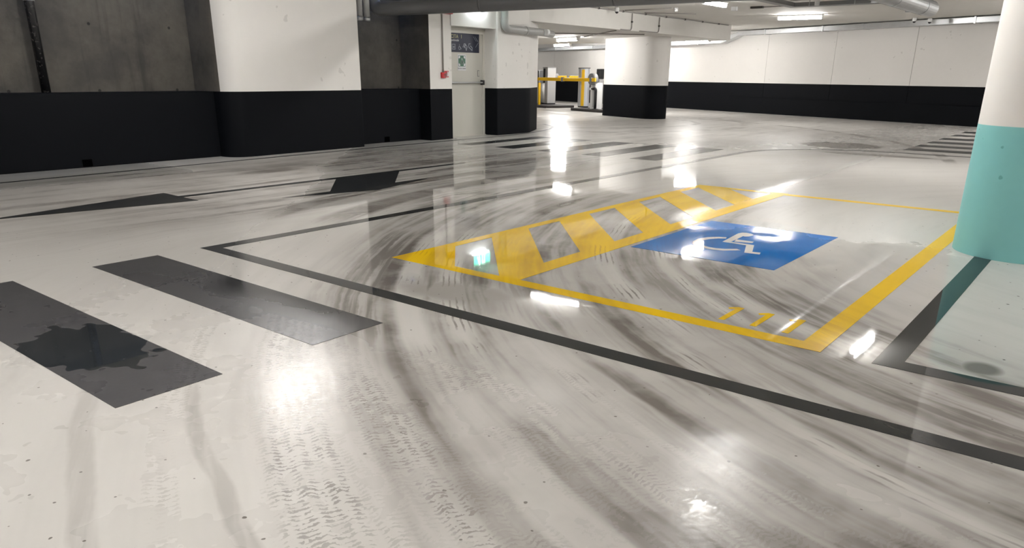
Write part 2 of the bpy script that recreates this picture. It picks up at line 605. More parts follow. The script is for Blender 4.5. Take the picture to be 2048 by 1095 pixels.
# low wall on the left with the concrete wall of the light shaft behind it
mb = MB()
mb.box(-12.60, -11.97, -8, 7.2, 0, 1.05)
mb.box(-12.60, -12.02, 9.7, 11.82, 0, 1.05)
struct(mb.build('wall_left', M['band'], bevel=0.012))
mb = MB()
mb.box(-12.95, -12.55, -8, 11.82, 0.9, 5.0)
struct(mb.build('wall_shaft', M['concrete']))

# masonry around the door: near jamb, lintel, stair core with the rounded pier
mb = MB()
JX = -11.70
mb.prism([(-12.90, 11.80), (JX, 11.80), (JX, 12.47), (-12.08, 12.47), (-12.9, 12.47)], 0, 1.05, 1)
mb.prism([(-12.90, 11.80), (JX, 11.80), (JX, 12.47), (-12.08, 12.47), (-12.9, 12.47)], 1.05, 3.2, 0)
for fc in mb.bm.faces:
    if abs(fc.calc_center_median().y - 11.80) < 1e-4 and fc.calc_center_median().z > 1.05:
        fc.material_index = 2
mb.box(-12.9, JX + 0.03, 12.44, 13.98, 2.32, 3.2, 0)
mb.box(-12.9, -12.09, 12.47, 13.92, 0, 2.32, 0)
struct(mb.build('wall_door', [M['white'], M['band'], M['concrete']]))
pier = rounded([(-12.90, 13.92), (-11.63, 13.92), (-11.63, 15.15), (-12.34, 16.45), (-13.7, 17.15), (-16.0, 17.2), (-16.0, 13.92)], [0, 0.03, 0.8, 0.8, 0.7, 0, 0])
struct(banded('wall_pier', pier, 2.78))
mb = MB()
mb.box(-17, -12.9, 11.8, 17.0, 0, 3.2)
struct(mb.build('wall_core', M['white']))

# the long far wall with its paint band and construction joints
mb = MB()


def fw(d, n_):
    p = FA + FD * d + FN * n_
    return (p.x, p.y)


def fprism(d0, d1, n0, n1, z0, z1, mi=0):
    mb.prism([fw(d0, n0), fw(d1, n0), fw(d1, n1), fw(d0, n1)], z0, z1, mi)


joints = [-9.6, 5.72, 8.79, 11.78]
edges = [-24.0] + joints + [30.0]
for a, b in zip(edges, edges[1:]):
    gp = 0.006
    fprism(a + (gp if a != edges[0] else 0), b - (gp if b != edges[-1] else 0), 0, 0.3, 1.12, 3.4, 0)
    fprism(a + (gp if a > 3.0 else 0), b - (gp if 3.0 < b < 29 else 0), 0, 0.3, 0.59, 1.12, 1)
fprism(-24, 3.95, 0, 0.3, 0, 0.59, 1)
fprism(3.95, 30, 0, 0.3, 0, 0.565, 1)
fprism(-24, 30, 0.015, 0.31, 0, 3.4, 1)
struct(mb.build('wall_far', [M['white'], M['band']]))

# walls that close the hall outside the picture
mb = MB(); mb.box(9.7, 10, -8, 46, 0, 3.4); struct(mb.build('wall_right', M['white']))
mb = MB(); mb.box(-12.6, 10, -8.3, -8, 0, 3.4); struct(mb.build('wall_back', M['white']))
mb = MB(); mb.box(-38, -37.7, 16, 46, 0, 3.4); struct(mb.build('wall_side', M['white']))
mb = MB(); mb.box(-38, -16, 16.0, 16.3, 0, 3.4); struct(mb.build('wall_lane', M['white']))

# ceiling: the high slab of the hall and the low slab over the exit lane
mb = MB()
mb.prism([(-11.90, -8), (10, -8), (10, 46), (-38, 46), (-38, 26.7), (-11.65, 26.7), (-11.65, 13.98), (-11.90, 11.82)], CEIL, CEIL + 0.25)
struct(mb.build('ceiling', M['ceil']))
mb = MB()
mb.prism([(-11.65, 13.98), (-11.65, 26.7), (-38, 26.7), (-38, 16.2), (-12.2, 16.2), (-12.2, 13.98)], SOF, CEIL + 0.2)
struct(mb.build('ceiling_low', M['ceil']))
# threshold strip and line of the skirting
mb = MB(); mb.box(-12.09, -11.98, 12.47, 13.92, 0.0, 0.012); struct(mb.build('trim_1', M['frame']))

# ------------------------------------------------------------------ door
door = thing('door_1', 'x', 'door', (-12.02, 12.5, 0))
del door['label'], door['category']
struct(door)
mb = MB(); mb.box(-0.055, 0.0, 0.02, 1.34, 0.012, 2.20)
leaf = mb.build('door_leaf', M['door'], door, bevel=0.004)
mb = MB()
mb.box(-0.06, 0.015, -0.04, 0.018, 0.0, 2.32)
mb.box(-0.06, 0.015, 1.345, 1.42, 0.0, 2.32)
mb.box(-0.06, 0.015, 0.018, 1.345, 2.205, 2.32)
mb.build('door_frame', M['frame'], door, bevel=0.003)
mb = MB()
mb.tube([(0.07, 0.06, 1.17), (0.07, 1.26, 1.175)], 0.019, 12)
mb.build('panic_bar', M['steel'], door)
for yy in (0.08, 1.30):
    mb = MB()
    mb.box(0.0, 0.085, yy - 0.035, yy + 0.035, 1.12, 1.225)
    b_ = mb.build('bar_bracket', M['black'], door, bevel=0.012)
mb = MB()
mb.prism([(0.0, 1.175), (0.006, 1.175), (0.006, 1.235), (0.0, 1.235)], 1.30, 1.44)
lk = mb.build('lock_plate', M['midgrey'], door)
mb = MB(); mb.box(0.006, 0.009, 1.186, 1.224, 1.315, 1.425); mb.build('lock_face', M['door'], lk)

# signs on the door (they stick to it, but are things one can name)
SX = -12.019
sg = thing('door_sign', 'navy blue sign with yellow lettering across the top of the grey door', 'sign', (SX, 12.56, 1.81))
mb = MB(); mb.box(0, 0.006, 0, 1.17, 0, 0.415)
mb.build('sign_panel', M['navy'], sg)
RX = (PI / 2, 0, PI / 2)
text_mesh('sign_title', 'USCITA', 0.108, M['signyellow'], sg, (0.0075, 0.105, 0.288), RX, bold=0.001)
text_mesh('sign_number', '1', 0.108, M['signyellow'], sg, (0.0075, 0.545, 0.288), RX, bold=0.001)
text_mesh('sign_subtitle', 'pedonale', 0.070, M['signwhite'], sg, (0.0075, 0.235, 0.225), RX)


def line_fig(name, strokes, w, mt, parent, x=0.0075, y0=0, z0=0, sc=1.0):
    """line drawing on a panel facing +x: strokes are lists of (y, z)"""
    mb = MB()
    for st in strokes:
        pts = [Vector((y0 + a * sc, z0 + b * sc)) for a, b in st]
        for a, b in zip(pts, pts[1:]):
            d = (b - a)
            if d.length < 1e-6:
                continue
            d.normalize()
            nrm = Vector((-d.y, d.x)) * (w / 2)
            a2, b2 = a - d * w * 0.3, b + d * w * 0.3
            q = [a2 - nrm, b2 - nrm, b2 + nrm, a2 + nrm]
            vs0 = [mb.bm.verts.new((x - 0.0012, p.x, p.y)) for p in q]
            vs1 = [mb.bm.verts.new((x, p.x, p.y)) for p in q]
            mb.bm.faces.new(vs1)
            for i in range(4):
                mb.bm.faces.new((vs0[i], vs0[(i + 1) % 4], vs1[(i + 1) % 4], vs1[i]))
    return mb.build(name, mt, parent)


def circ(cy, cz, rr, a0=0, a1=360, n=14):
    return [(cy + rr * math.cos(math.radians(a0 + (a1 - a0) * k / n)), cz + rr * math.sin(math.radians(a0 + (a1 - a0) * k / n))) for k in range(n + 1)]


line_fig('lift_pictogram', [[(0, 0), (1, 0), (1, 1), (0, 1), (0, 0)], [(0.3, 0.3), (0.3, 0.6), (0.42, 0.35), (0.55, 0.6), (0.55, 0.3)], [(0.75, 0.25), (0.75, 0.7)]], 0.010, M['signgrey'], sg, y0=0.27, z0=0.06, sc=0.10)
line_fig('wheelchair_pictogram', [circ(0.45, 0.3, 0.3, 100, 400), [(0.4, 0.98), (0.4, 0.5), (0.75, 0.5), (0.95, 0.1)]], 0.010, M['signgrey'], sg, y0=0.46, z0=0.055, sc=0.11)
line_fig('ticket_pictogram', [[(0, 0.5), (0.3, 1.0), (0.6, 1.0), (0.3, 0.5)], [(0.35, 0.4), (0.65, 0.9), (1.0, 0.6), (0.8, 0.0), (0.6, 0.5)]], 0.016, M['signgrey'], sg, y0=0.62, z0=0.04, sc=0.14)
line_fig('card_pictogram', [[(0.1, 1.0), (0.5, 1.0)], [(0.1, 0.9), (0.1, 0.5), (0.6, 0.2), (0.9, 0.0), (0.95, 0.4), (0.5, 0.7)]], 0.014, M['signgrey'], sg, y0=0.80, z0=0.045, sc=0.14)
line_fig('corner_flourish', [[(0, 1.0), (0.4, 0.62)], [(0.22, 1.0), (0.66, 0.58)], [(0.68, 0.5), (0.3, 0.1)]], 0.008, M['signgrey'], sg, y0=0.97, z0=0.09, sc=0.25)

gs = thing('refuge_sign', 'small green wheelchair refuge sign with white edge on the grey door', 'sign', (SX, 13.005, 1.43))
mb = MB(); mb.box(0, 0.004, 0, 0.275, 0, 0.335); mb.build('sign_back', M['signwhite'], gs)
mb = MB(); mb.box(0.004, 0.0055, 0.02, 0.255, 0.085, 0.315); mb.build('sign_panel', M['green'], gs)
text_mesh('sign_caption', 'SPAZIO CALMO', 0.037, M['black'], gs, (0.0055, 0.138, 0.03), RX, align='CENTER')
line_fig('wheelchair_pictogram', [circ(0.5, 0.32, 0.26, 100, 420), [(0.45, 1.0), (0.45, 0.55), (0.75, 0.5), (0.95, 0.15)]], 0.018, M['signwhite'], gs, x=0.0068, y0=0.085, z0=0.135, sc=0.12)
for (cy_, cz_, sy, sz) in ((0.03, 0.305, 1, -1), (0.245, 0.305, -1, -1), (0.03, 0.095, 1, 1), (0.245, 0.095, -1, 1)):
    mb = MB()
    tri = [(cy_, cz_), (cy_ + 0.052 * sy, cz_), (cy_ + 0.048 * sy, cz_ + 0.035 * sz), (cy_ + 0.030 * sy, cz_ + 0.05 * sz), (cy_, cz_ + 0.055 * sz)]
    mb.face([(0.0066, a, b) for a, b in tri])
    mb.build('corner_arrow', M['signwhite'], gs)

# fire call point and its conduit, sounder above
cp = thing('fire_call_point', 'red fire alarm box with white hose symbol beside the grey door', 'fire alarm', (JX, 12.12, 1.27))
mb = MB(); mb.box(0, 0.05, 0.0, 0.125, 0.0, 0.115); mb.build('alarm_box', M['red'], cp, bevel=0.006)
mb = MB(); mb.box(0, 0.006, 0.115, 0.245, 0.015, 0.145); mb.build('alarm_plate', M['red'], cp)
line_fig('hose_symbol', [circ(0.10, 0.35, 0.22), [(0.55, 0.2), (0.55, 0.9)], [(0.75, 0.25), (0.75, 0.8)]], 0.018, M['signwhite'], cp, x=0.052, y0=0.09, z0=0.01, sc=0.13)
mb = MB(); mb.tube([(JX + 0.018, 12.185, 1.385), (JX + 0.018, 12.185, 3.05)], 0.016, 10)
tag(mb.build('conduit', M['conduit']), 'thin grey conduit rising from the red fire alarm box', 'conduit')
sd = MB(); sd.box(JX, JX + 0.09, 12.22, 12.45, 2.535, 2.68)
tag(sd.build('alarm_panel', M['red'], bevel=0.01), 'red alarm panel high up beside the lintel', 'fire alarm')

ex = thing('exit_sign', 'lit green exit sign mounted high above the grey door', 'exit sign', (JX + 0.10, 12.95, 2.72))
mb = MB(); mb.box(-0.03, 0.05, 0, 0.62, 0, 0.25); mb.build('sign_case', M['whiteplastic'], ex)
mb = MB(); mb.box(-0.02, 0.045, 0.03, 0.59, -0.012, 0.0); mb.build('added_glow_strip', M['lintel_fill'], ex)  # glowing strip added under the sign to brighten the lintel
mb = MB(); mb.box(0.05, 0.056, 0.02, 0.60, 0.02, 0.23); mb.build('sign_face', M['exit'], ex)
line_fig('running_figure', [circ(0.55, 0.9, 0.08), [(0.5, 0.78), (0.4, 0.45), (0.6, 0.25), (0.5, 0.0)], [(0.4, 0.45), (0.2, 0.3), (0.05, 0.1)], [(0.25, 0.6), (0.5, 0.75), (0.75, 0.6)], [(1.2, 0), (1.2, 1.0), (1.7, 1.0), (1.7, 0)]], 0.022, M['exitw'], ex, x=0.0575, y0=0.12, z0=0.045, sc=0.16)

# ------------------------------------------------------------------ columns
c1 = rounded([(-12.54, 7.0), (-11.56, 7.0), (-11.62, 9.88), (-12.54, 9.88)], [0.0, 0.33, 0.05, 0.0])
co1 = banded('column', c1, CEIL)
co1.data.materials.append(M['concrete'])
for pg in co1.data.polygons:
    if pg.center.z > 1.06 and pg.normal.y < -0.955 and pg.center.y < 8:
        pg.material_index = 2
tag(co1, 'wide white column with a black base standing in the low black wall', 'column')

cdir = FD
ctr = Vector((-12.70, 23.33))
cpts = []
Lc, rc = 2.05, 0.47
for k in range(17):
    a = -PI / 2 + PI * k / 16
    cpts.append(tuple(ctr + cdir * (rc * math.cos(a)) + FN * (rc * math.sin(a))))
for k in range(17):
    a = PI / 2 + PI * k / 16
    cpts.append(tuple(ctr - cdir * Lc + cdir * (rc * math.cos(a)) + FN * (rc * math.sin(a))))
tag(banded('column', cpts, SOF + 0.02), 'free-standing white oblong column with black base right of the barriers', 'column', )

tp = []
tr = 0.46
tcx, tcy = -0.52, 7.31
for k in range(25):
    a = PI + PI * k / 24
    tp.append((tcx + tr * math.cos(a), tcy + tr * math.sin(a)))
for k in range(25):
    a = PI * k / 24
    tp.append((tcx + tr * math.cos(a), tcy + 1.7 + tr * math.sin(a)))
tag(banded('column', tp, CEIL, band=1.01, lowmat='teal'), 'round-ended column painted white over turquoise at the right edge', 'column')

# ------------------------------------------------------------------ floor paint
Z0, Z1 = 0.0004, 0.0018


def paint(name, polys, mt, label, cat, group=None, z1=Z1, parent=None):
    mb = MB()
    for p in polys:
        mb.prism(p, Z0 if z1 == Z1 else Z1 - 0.0002, z1, 0, bottom=False)
    o = mb.build(name, M[mt], parent)
    if label:
        tag(o, label, cat, group)
    return o


def rect(x0, x1, y0, y1): return [(x0, y0), (x1, y0), (x1, y1), (x0, y1)]


paint('crosswalk_stripe', [rect(-5.71, -3.11, 2.21, 2.70)], 'p_dusty', 'dark crosswalk stripe nearest the corner of the black bay line', 'floor stripe')
paint('crosswalk_stripe', [rect(-5.71, -3.11, 1.19, 1.69)], 'p_dusty', 'dark crosswalk stripe at the left edge with a puddle on it', 'floor stripe')
FARX = [(-10.70, -10.33), (-9.72, -9.24), (-8.68, -8.17), (-7.66, -7.17), (-6.66, -6.15)]
FARL = ['dark far crosswalk stripe closest to the grey door', 'second dark far crosswalk stripe from the grey door', 'middle stripe of the dark far crosswalk', 'fourth dark far crosswalk stripe counted from the grey door', 'far crosswalk stripe farthest from the grey door']
for (a, b), lb in zip(FARX, FARL):
    paint('crosswalk_stripe', [rect(a, b, 11.55, 14.32)], 'p_black', lb, 'floor stripe')
RY = [(16.75, 17.3), (17.85, 18.4), (19.0, 19.6), (20.3, 20.95), (21.75, 22.4), (23.2, 23.9)]
RL = ['nearest', 'second nearest', 'third nearest', 'fourth nearest', 'second farthest', 'farthest']
for (a, b), lb in zip(RY, RL):
    paint('crosswalk_stripe', [rect(-3.46, 0.0, a, b)], 'p_black', lb + ' stripe of the crosswalk left of the turquoise column', 'floor stripe')

# black line around the bays, rounded into the far aisle
kx0, kx1 = -5.70, -5.57
outer = [(kx0, 3.05), (kx0, 13.9)]
for k in range(1, 9):
    a = PI - PI / 2 * k / 8
    outer.append((kx0 + 2.2 + 2.2 * math.cos(a), 13.9 + 2.22 * math.sin(a)))
inner = [(kx1, 3.17), (kx1, 13.9)]
for k in range(1, 9):
    a = PI - PI / 2 * k / 8
    inner.append((kx0 + 2.2 + 2.07 * math.cos(a), 13.9 + 2.09 * math.sin(a)))
polys = []
outer.append((9.0, 16.12)); inner.append((9.0, 15.99))
for i in range(len(outer) - 1):
    polys.append([outer[i], outer[i + 1], inner[i + 1], inner[i]])
polys.append([(kx0, 3.05), (9.0, 3.05), (9.0, 3.17), (kx1, 3.17)])
paint('bay_boundary_line', [[p for p in q][::-1] for q in polys], 'p_black', 'long black line framing the whole block of parking bays', 'floor line')
paint('bay_line', [rect(-0.76, -0.635, 3.97, 6.95), [(-0.76, 3.845), (9.0, 3.845), (9.0, 3.97), (-0.76, 3.97)]], 'p_black', 'black bay corner line running to the foot of the turquoise column', 'floor line')

wl = [(-11.02, 2.0), (-11.10, 3.4), (-11.24, 7.2), (-11.36, 10.0), (-11.42, 12.2), (-11.44, 13.8), (-11.53, 14.66), (-11.68, 15.5), (-12.05, 16.55), (-12.55, 17.4), (-13.4, 18.1)]
polys = []
for i in range(len(wl) - 1):
    a, b = Vector(wl[i]), Vector(wl[i + 1])
    o_ = Vector((0.075, 0.02))
    polys.append([tuple(a), tuple(a + o_), tuple(b + o_), tuple(b)])
paint('lane_line', polys, 'p_black', 'thin black line running along the foot of the left wall', 'floor line')

# two-headed lane arrow
paint('lane_arrow', [
    [(-8.34, 2.30), (-7.94, 4.30), (-8.75, 4.32)],
    [(-8.39, 4.31), (-8.28, 4.31), (-8.24, 6.46), (-8.24, 7.62), (-8.25, 9.05), (-8.34, 9.18)],
    [(-8.24, 6.46), (-7.40, 5.70), (-7.40, 6.76), (-8.24, 7.62)],
    [(-7.40, 5.02), (-7.06, 6.18), (-7.40, 7.46)],
], 'p_black', 'long black arrow pointing ahead and to the side in the left lane', 'floor arrow')

# yellow bay outline
YL = [rect(-3.10, -1.01, 3.84, 3.96), rect(-1.135, -1.01, 3.96, 9.26), rect(-3.10, -1.135, 9.14, 9.26)]
paint('parking_bay_outline', YL, 'p_yellow', 'yellow outline of the parking bay beside the turquoise column', 'parking bay')


def clip_poly(poly, axis, val, keep_less):
    res = []
    for i in range(len(poly)):
        p, q = poly[i - 1], poly[i]
        ip = (p[axis] <= val) == keep_less
        iq = (q[axis] <= val) == keep_less
        if ip != iq:
            tt = (val - p[axis]) / (q[axis] - p[axis])
            res.append((p[0] + (q[0] - p[0]) * tt, p[1] + (q[1] - p[1]) * tt))
        if iq:
            res.append(q)
    return res


hx0, hx1, hi0, hi1 = -4.28, -3.10, -4.18, -3.27
hz = [rect(hx0, hi0, 3.84, 9.30), rect(hi1, hx1, 3.84, 9.30)]
for a, b in ((3.84, 3.95), (9.18, 9.30)):
    hz.append(rect(hi0, hi1, a, b))
bars = [(-10, 4.46)] + [(4.93 + 1.03 * k, 5.46 + 1.03 * k) for k in range(5)]
for a, b in bars:
    s_ = 0.99
    pl = [(hi0, a), (hi1, a - s_), (hi1, b - s_), (hi0, b)]
    pl = clip_poly(pl, 1, 3.95, False)
    pl = clip_poly(pl, 1, 9.18, True) if pl else pl
    if len(pl) >= 3:
        hz.append(pl)
paint('hatched_strip', hz, 'p_yellow', 'yellow hatched no-parking strip left of the blue wheelchair square', 'hatched marking')

blue = paint('accessible_parking_square', [rect(-3.05, -1.835, 5.40, 6.97)], 'p_blue', 'blue painted floor square with white wheelchair symbol', 'parking symbol')


def ribbon(o_, i_):
    return [[o_[k], o_[k + 1], i_[k + 1], i_[k]] for k in range(len(o_) - 1)]


wo = [(-2.595, 6.295), (-2.661, 6.268), (-2.729, 6.193), (-2.763, 6.075), (-2.750, 5.945), (-2.712, 5.852), (-2.642, 5.780), (-2.566, 5.752), (-2.478, 5.748), (-2.394, 5.775), (-2.293, 5.880)]
wi = [(-2.579, 6.245), (-2.632, 6.205), (-2.683, 6.125), (-2.703, 6.045), (-2.694, 5.970), (-2.665, 5.905), (-2.610, 5.848), (-2.550, 5.820), (-2.480, 5.815), (-2.415, 5.838), (-2.335, 5.905)]
fig = ribbon(wo, wi)
fig += [[(-2.548, 6.097), (-2.490, 6.150), (-2.494, 6.276), (-2.507, 6.449), (-2.589, 6.536)],
        [(-2.589, 6.536), (-2.507, 6.449), (-2.487, 6.440), (-2.460, 6.470), (-2.448, 6.520), (-2.455, 6.565), (-2.490, 6.600), (-2.540, 6.612), (-2.575, 6.595)],
        [(-2.493, 6.270), (-2.339, 6.278), (-2.328, 6.215), (-2.472, 6.172)],
        [(-2.548, 6.097), (-2.477, 6.144), (-2.282, 6.142), (-2.333, 6.095)],
        [(-2.333, 6.095), (-2.282, 6.142), (-2.195, 5.884), (-2.234, 5.812)],
        [(-2.234, 5.812), (-2.195, 5.884), (-2.131, 5.899), (-2.114, 5.837)]]
fig = [p if sum((p[i - 1][0] * p[i][1] - p[i][0] * p[i - 1][1]) for i in range(len(p))) > 0 else p[::-1] for p in fig]
fg_ = paint('wheelchair_figure', fig, 'p_white', None, None, z1=Z1 + 0.0012, parent=blue)
DL = ['left', 'middle', 'right']
for k, ox in enumerate((-1.641, -1.4505, -1.2635)):
    d = [[(ox - 0.019, 4.028), (ox + 0.019, 4.030), (ox + 0.019, 4.332), (ox - 0.019, 4.332)], [(ox - 0.019, 4.332), (ox - 0.066, 4.288), (ox - 0.052, 4.262), (ox - 0.019, 4.288)]]
    paint('bay_number_digit', d, 'p_yellow', DL[k] + ' one of the three yellow painted ones by the bay line', 'number')

# ------------------------------------------------------------------ lamps
lamp_n = [0]


def make_lamp(label):
    t = thing('ceiling_lamp', label, 'ceiling lamp')
    mb = MB()
    mb.box(-0.63, 0.63, -0.085, 0.085, 0.085, 0.128)
    mb.build('lamp_housing', M['whiteplastic'], t, bevel=0.006)
    mb = MB()
    pr = [(-0.055, 0.085), (-0.055, 0.045), (-0.035, 0.012), (0, 0.0), (0.035, 0.012), (0.055, 0.045), (0.055, 0.085)]
    vs = []
    for xx in (-0.60, 0.60):
        vs.append([mb.bm.verts.new((xx, a, b)) for a, b in pr])
    for k in range(len(pr) - 1):
        mb.bm.faces.new((vs[0][k], vs[0][k + 1], vs[1][k + 1], vs[1][k])).smooth = True
    mb.bm.faces.new(vs[0]); mb.bm.faces.new(vs[1][::-1])
    mb.bm.faces.new([vs[0][0], vs[0][-1], vs[1][-1], vs[1][0]])
    mb.build('lamp_diffuser', M['lamp'], t)
    for xx in (-0.612, 0.612):
        mb = MB(); mb.box(xx - 0.015, xx + 0.015, -0.058, 0.058, 0.0, 0.088)
        mb.build('end_cap', M['whiteplastic'], t, bevel=0.005)
    return t


UA = math.atan2(FD.y, FD.x)
LAMPS = [
    (-8.30, 17.9, 2.92, PI / 2, 'long white lamp on the high ceiling left of the ceiling duct'),
    (-8.15, 23.4, 2.92, 0.12, 'long white lamp on the high ceiling closest to the right far wall'),
    (-15.35, 22.05, 2.42, UA, 'lit lamp under the low slab just before the barriers'),
    (-19.9, 28.2, 2.52, UA, 'lit lamp under the low slab above the barriers'),
    (-13.0, 26.95, 2.52, UA, 'lit lamp beyond the free-standing oblong column near the far wall'),
    (-8.45, 12.0, 2.92, 0.0, 'ceiling lamp above the big grey round duct'),
    (-8.5, 5.75, 2.92, PI / 2, 'ceiling lamp over the left lane near the arrow'),
    (-2.80, 13.1, 2.92, PI / 2, 'ceiling lamp behind the blue parking square'),
    (-2.85, 7.15, 2.92, PI / 2, 'ceiling lamp straight above the blue parking square'),
    (-1.55, 22.6, 2.92, PI / 2, 'unseen lamp added behind the turquoise column over the far aisle'),  # added out of sight to brighten the right far wall
    (-8.5, -0.6, 2.92, PI / 2, 'unseen fill lamp over the left lane behind the viewer'),  # unseen, added for fill
    (-2.85, 1.2, 2.92, PI / 2, 'unseen fill lamp nearest the viewer'),  # added above the view as fill light
    (-2.85, -4.6, 2.92, PI / 2, 'unseen fill lamp at the back of the hall'),  # fill light added out of view
    (3.0, -1.0, 2.92, PI / 2, 'unseen fill lamp right of the viewer'),  # unseen lamp put in for fill
    (3.0, 4.8, 2.92, PI / 2, 'ceiling lamp over the bays right of the turquoise column'),
    (3.0, 10.6, 2.92, PI / 2, 'ceiling lamp behind the turquoise column'),
    (3.0, 17.0, 2.92, PI / 2, 'ceiling lamp over the right end of the far aisle'),
    (-0.9, 24.6, 2.92, UA, 'unseen lamp added behind the turquoise column close to the far wall'),  # second unseen lamp put in for more light on the far wall
    (3.0, 22.0, 2.92, PI / 2, 'ceiling lamp by the right end of the far wall'),
    (-15.6, 26.2, 2.42, UA, 'added lamp under the low slab unseen behind the free-standing oblong column'),  # added behind the column to light the far wall on the left
    (-22.0, 20.5, 2.42, UA, 'added lamp under the low slab unseen behind the stair core'),  # unseen, added to light the wall at the back of the lane
    (-17.4, 30.4, 2.92, UA, 'added unseen lamp near the far wall above the ticket column'),  # added above the slab edge to brighten the wall behind the barriers
    (-22.3, 31.6, 2.92, UA, 'added unseen lamp near the far wall beyond the ticket machine'),  # another unseen lamp added for the dark wall behind the barriers
    (-30.0, 32.5, 2.92, UA, 'added unseen lamp at the far end of the exit lane'),  # extra unseen lamp added to light the far left
]
proto = None
for (lx, ly, lz, ra, lb) in LAMPS:
    if proto is None:
        proto = make_lamp(lb)
        proto.location = (lx, ly, lz)
        proto.rotation_euler = (0, 0, ra)
        proto['group'] = 'batten lamps on the ceilings'
    else:
        copy_thing(proto, (lx, ly, lz), ra, lb, 'batten lamps on the ceilings')

# ------------------------------------------------------------------ ducts and pipes
def arc_path(p0, p1, p2, rad, n=8):
    """corner p1 rounded with radius rad"""
    p0, p1, p2 = Vector(p0), Vector(p1), Vector(p2)
    a, b = (p0 - p1).normalized(), (p2 - p1).normalized()
    ang = a.angle(b)
    dist = rad / math.tan(ang / 2)
    c = p1 + (a + b).normalized() * (rad / math.sin(ang / 2))
    s, e = p1 + a * dist - c, p1 + b * dist - c
    out = []
    tot = s.angle(e)
    for k in range(n + 1):
        t = k / n
        v = (s * math.sin((1 - t) * tot) + e * math.sin(t * tot)) / math.sin(tot)
        out.append(c + v)
    return out


def pipe_path(pts, rad):
    pts = [Vector(p) for p in pts]
    out = [pts[0]]
    for i in range(1, len(pts) - 1):
        out += arc_path(pts[i - 1], pts[i], pts[i + 1], rad)
    out.append(pts[-1])
    return out


bd = thing('round_duct', 'big grey round duct crossing under the ceiling at the top', 'duct', (-12.1, 10.66, 2.53))
mb = MB()
dpath = pipe_path([(0.02, 0.0, 1.0), (0.02, 0.0, 0.0), (8.0, 0.91, 0.0)], 0.22)
mb.tube(dpath, 0.128, 24)
mb.build('duct_pipe', M['ductgrey'], bd)
for dd_ in (2.6, 5.2, 7.7):
    mb = MB()
    px_, py_ = dd_, dd_ * 0.1135
    mb.tube([(px_ - 0.02, py_ - 0.002, 0), (px_ + 0.02, py_ + 0.002, 0)], 0.134, 24)
    cl = mb.build('duct_clamp', M['ductgrey'], bd)
    mb = MB(); mb.tube([(px_, py_, 0.13), (px_, py_, 0.52)], 0.006, 8); mb.build('hanger_rod', M['galv'], cl)

for k, yy in enumerate((10.18, 10.36)):
    t = thing('down_pipe', ('left' if k == 0 else 'right') + ' one of two short pipe ends by the wide column top', 'pipe', (-11.93, yy, 2.30))
    mb = MB(); mb.tube([(0, 0, 0.05), (0, 0, 0.90)], 0.062, 14); mb.build('pipe_body', M['pvc'], t)
    mb = MB(); mb.tube([(0, 0, 0), (0, 0, 0.07)], 0.068, 14); mb.build('pipe_collar', M['galv'], t)

sp = thing('drain_pipe', 'black vertical pipe on the concrete wall at the left edge', 'pipe', (-12.40, 4.62, 1.05))
mb = MB(); mb.tube([(0, 0, 0.0), (0, 0, 2.6)], 0.062, 18); mb.build('pipe_body', M['oldpipe'], sp)
mb = MB(); mb.tube([(0, 0, 1.215), (0, 0, 1.245)], 0.072, 18); mb.build('pipe_clamp', M['galv'], sp)

kn = thing('bent_pipe', 'grey pipe bending from the ceiling along the pier beside the door', 'pipe', (-11.50, 14.02, 2.33))
mb = MB()
mb.tube(pipe_path([(0, 0, 0.70), (0, 0, 0), (0.0, 1.35, -0.02), (-0.35, 2.3, -0.02)], 0.14), 0.085, 18)
mb.build('pipe_body', M['pvc'], kn)
mb = MB(); mb.tube([(0, 0.75, -0.01), (0, 0.80, -0.01)], 0.092, 18); mb.build('pipe_collar', M['pvc'], kn)
mb = MB(); mb.tube([(0.085, 1.44, -0.02), (0.085, 1.54, -0.02)], 0.07, 16); mb.build('white_cap', M['whiteplastic'], kn)

# steel duct along the far wall: low part, elbow, high part
wd = thing('wall_duct', 'flat steel duct running along the top of the far wall', 'duct', (FA.x, FA.y, 0))


def fq(d, n_): return FD * d + FN * n_


def fbox(mbb, d0, d1, n0, n1, z0, z1, z0b=None, z1b=None):
    z0b = z0 if z0b is None else z0b
    z1b = z1 if z1b is None else z1b
    a, b, c, d = fq(d0, n0), fq(d1, n0), fq(d1, n1), fq(d0, n1)
    pts = [(a, z0), (b, z0b), (c, z0b), (d, z0), (a, z1), (b, z1b), (c, z1b), (d, z1)]
    v = [mbb.bm.verts.new((p.x, p.y, z)) for p, z in pts]
    for q in ((0, 1, 5, 4), (1, 2, 6, 5), (2, 3, 7, 6), (3, 0, 4, 7), (4, 5, 6, 7), (3, 2, 1, 0)):
        mbb.bm.faces.new([v[i] for i in q])


mb = MB(); fbox(mb, -24, 3.55, -0.34, -0.02, 2.60, 2.76); mb.build('low_section', M['galv'], wd, bevel=0.01)
mb = MB(); fbox(mb, 3.55, 4.45, -0.34, -0.02, 2.60, 2.76, 2.86, 3.02); mb.build('offset_section', M['galv'], wd, bevel=0.01)
mb = MB(); fbox(mb, 4.45, 22, -0.34, -0.02, 2.86, 3.02); mb.build('high_section', M['galv'], wd, bevel=0.01)
for d_ in (-9.0, -7.3, -5.5, 0.4, 2.2, 5.8, 8.4, 10.0, 13.7):
    zz = 2.6 if d_ < 3.5 else 2.86
    mb = MB(); fbox(mb, d_ - 0.03, d_ + 0.03, -0.355, -0.01, zz - 0.012, zz + 0.172); mb.build('duct_flange', M['galv'], wd)

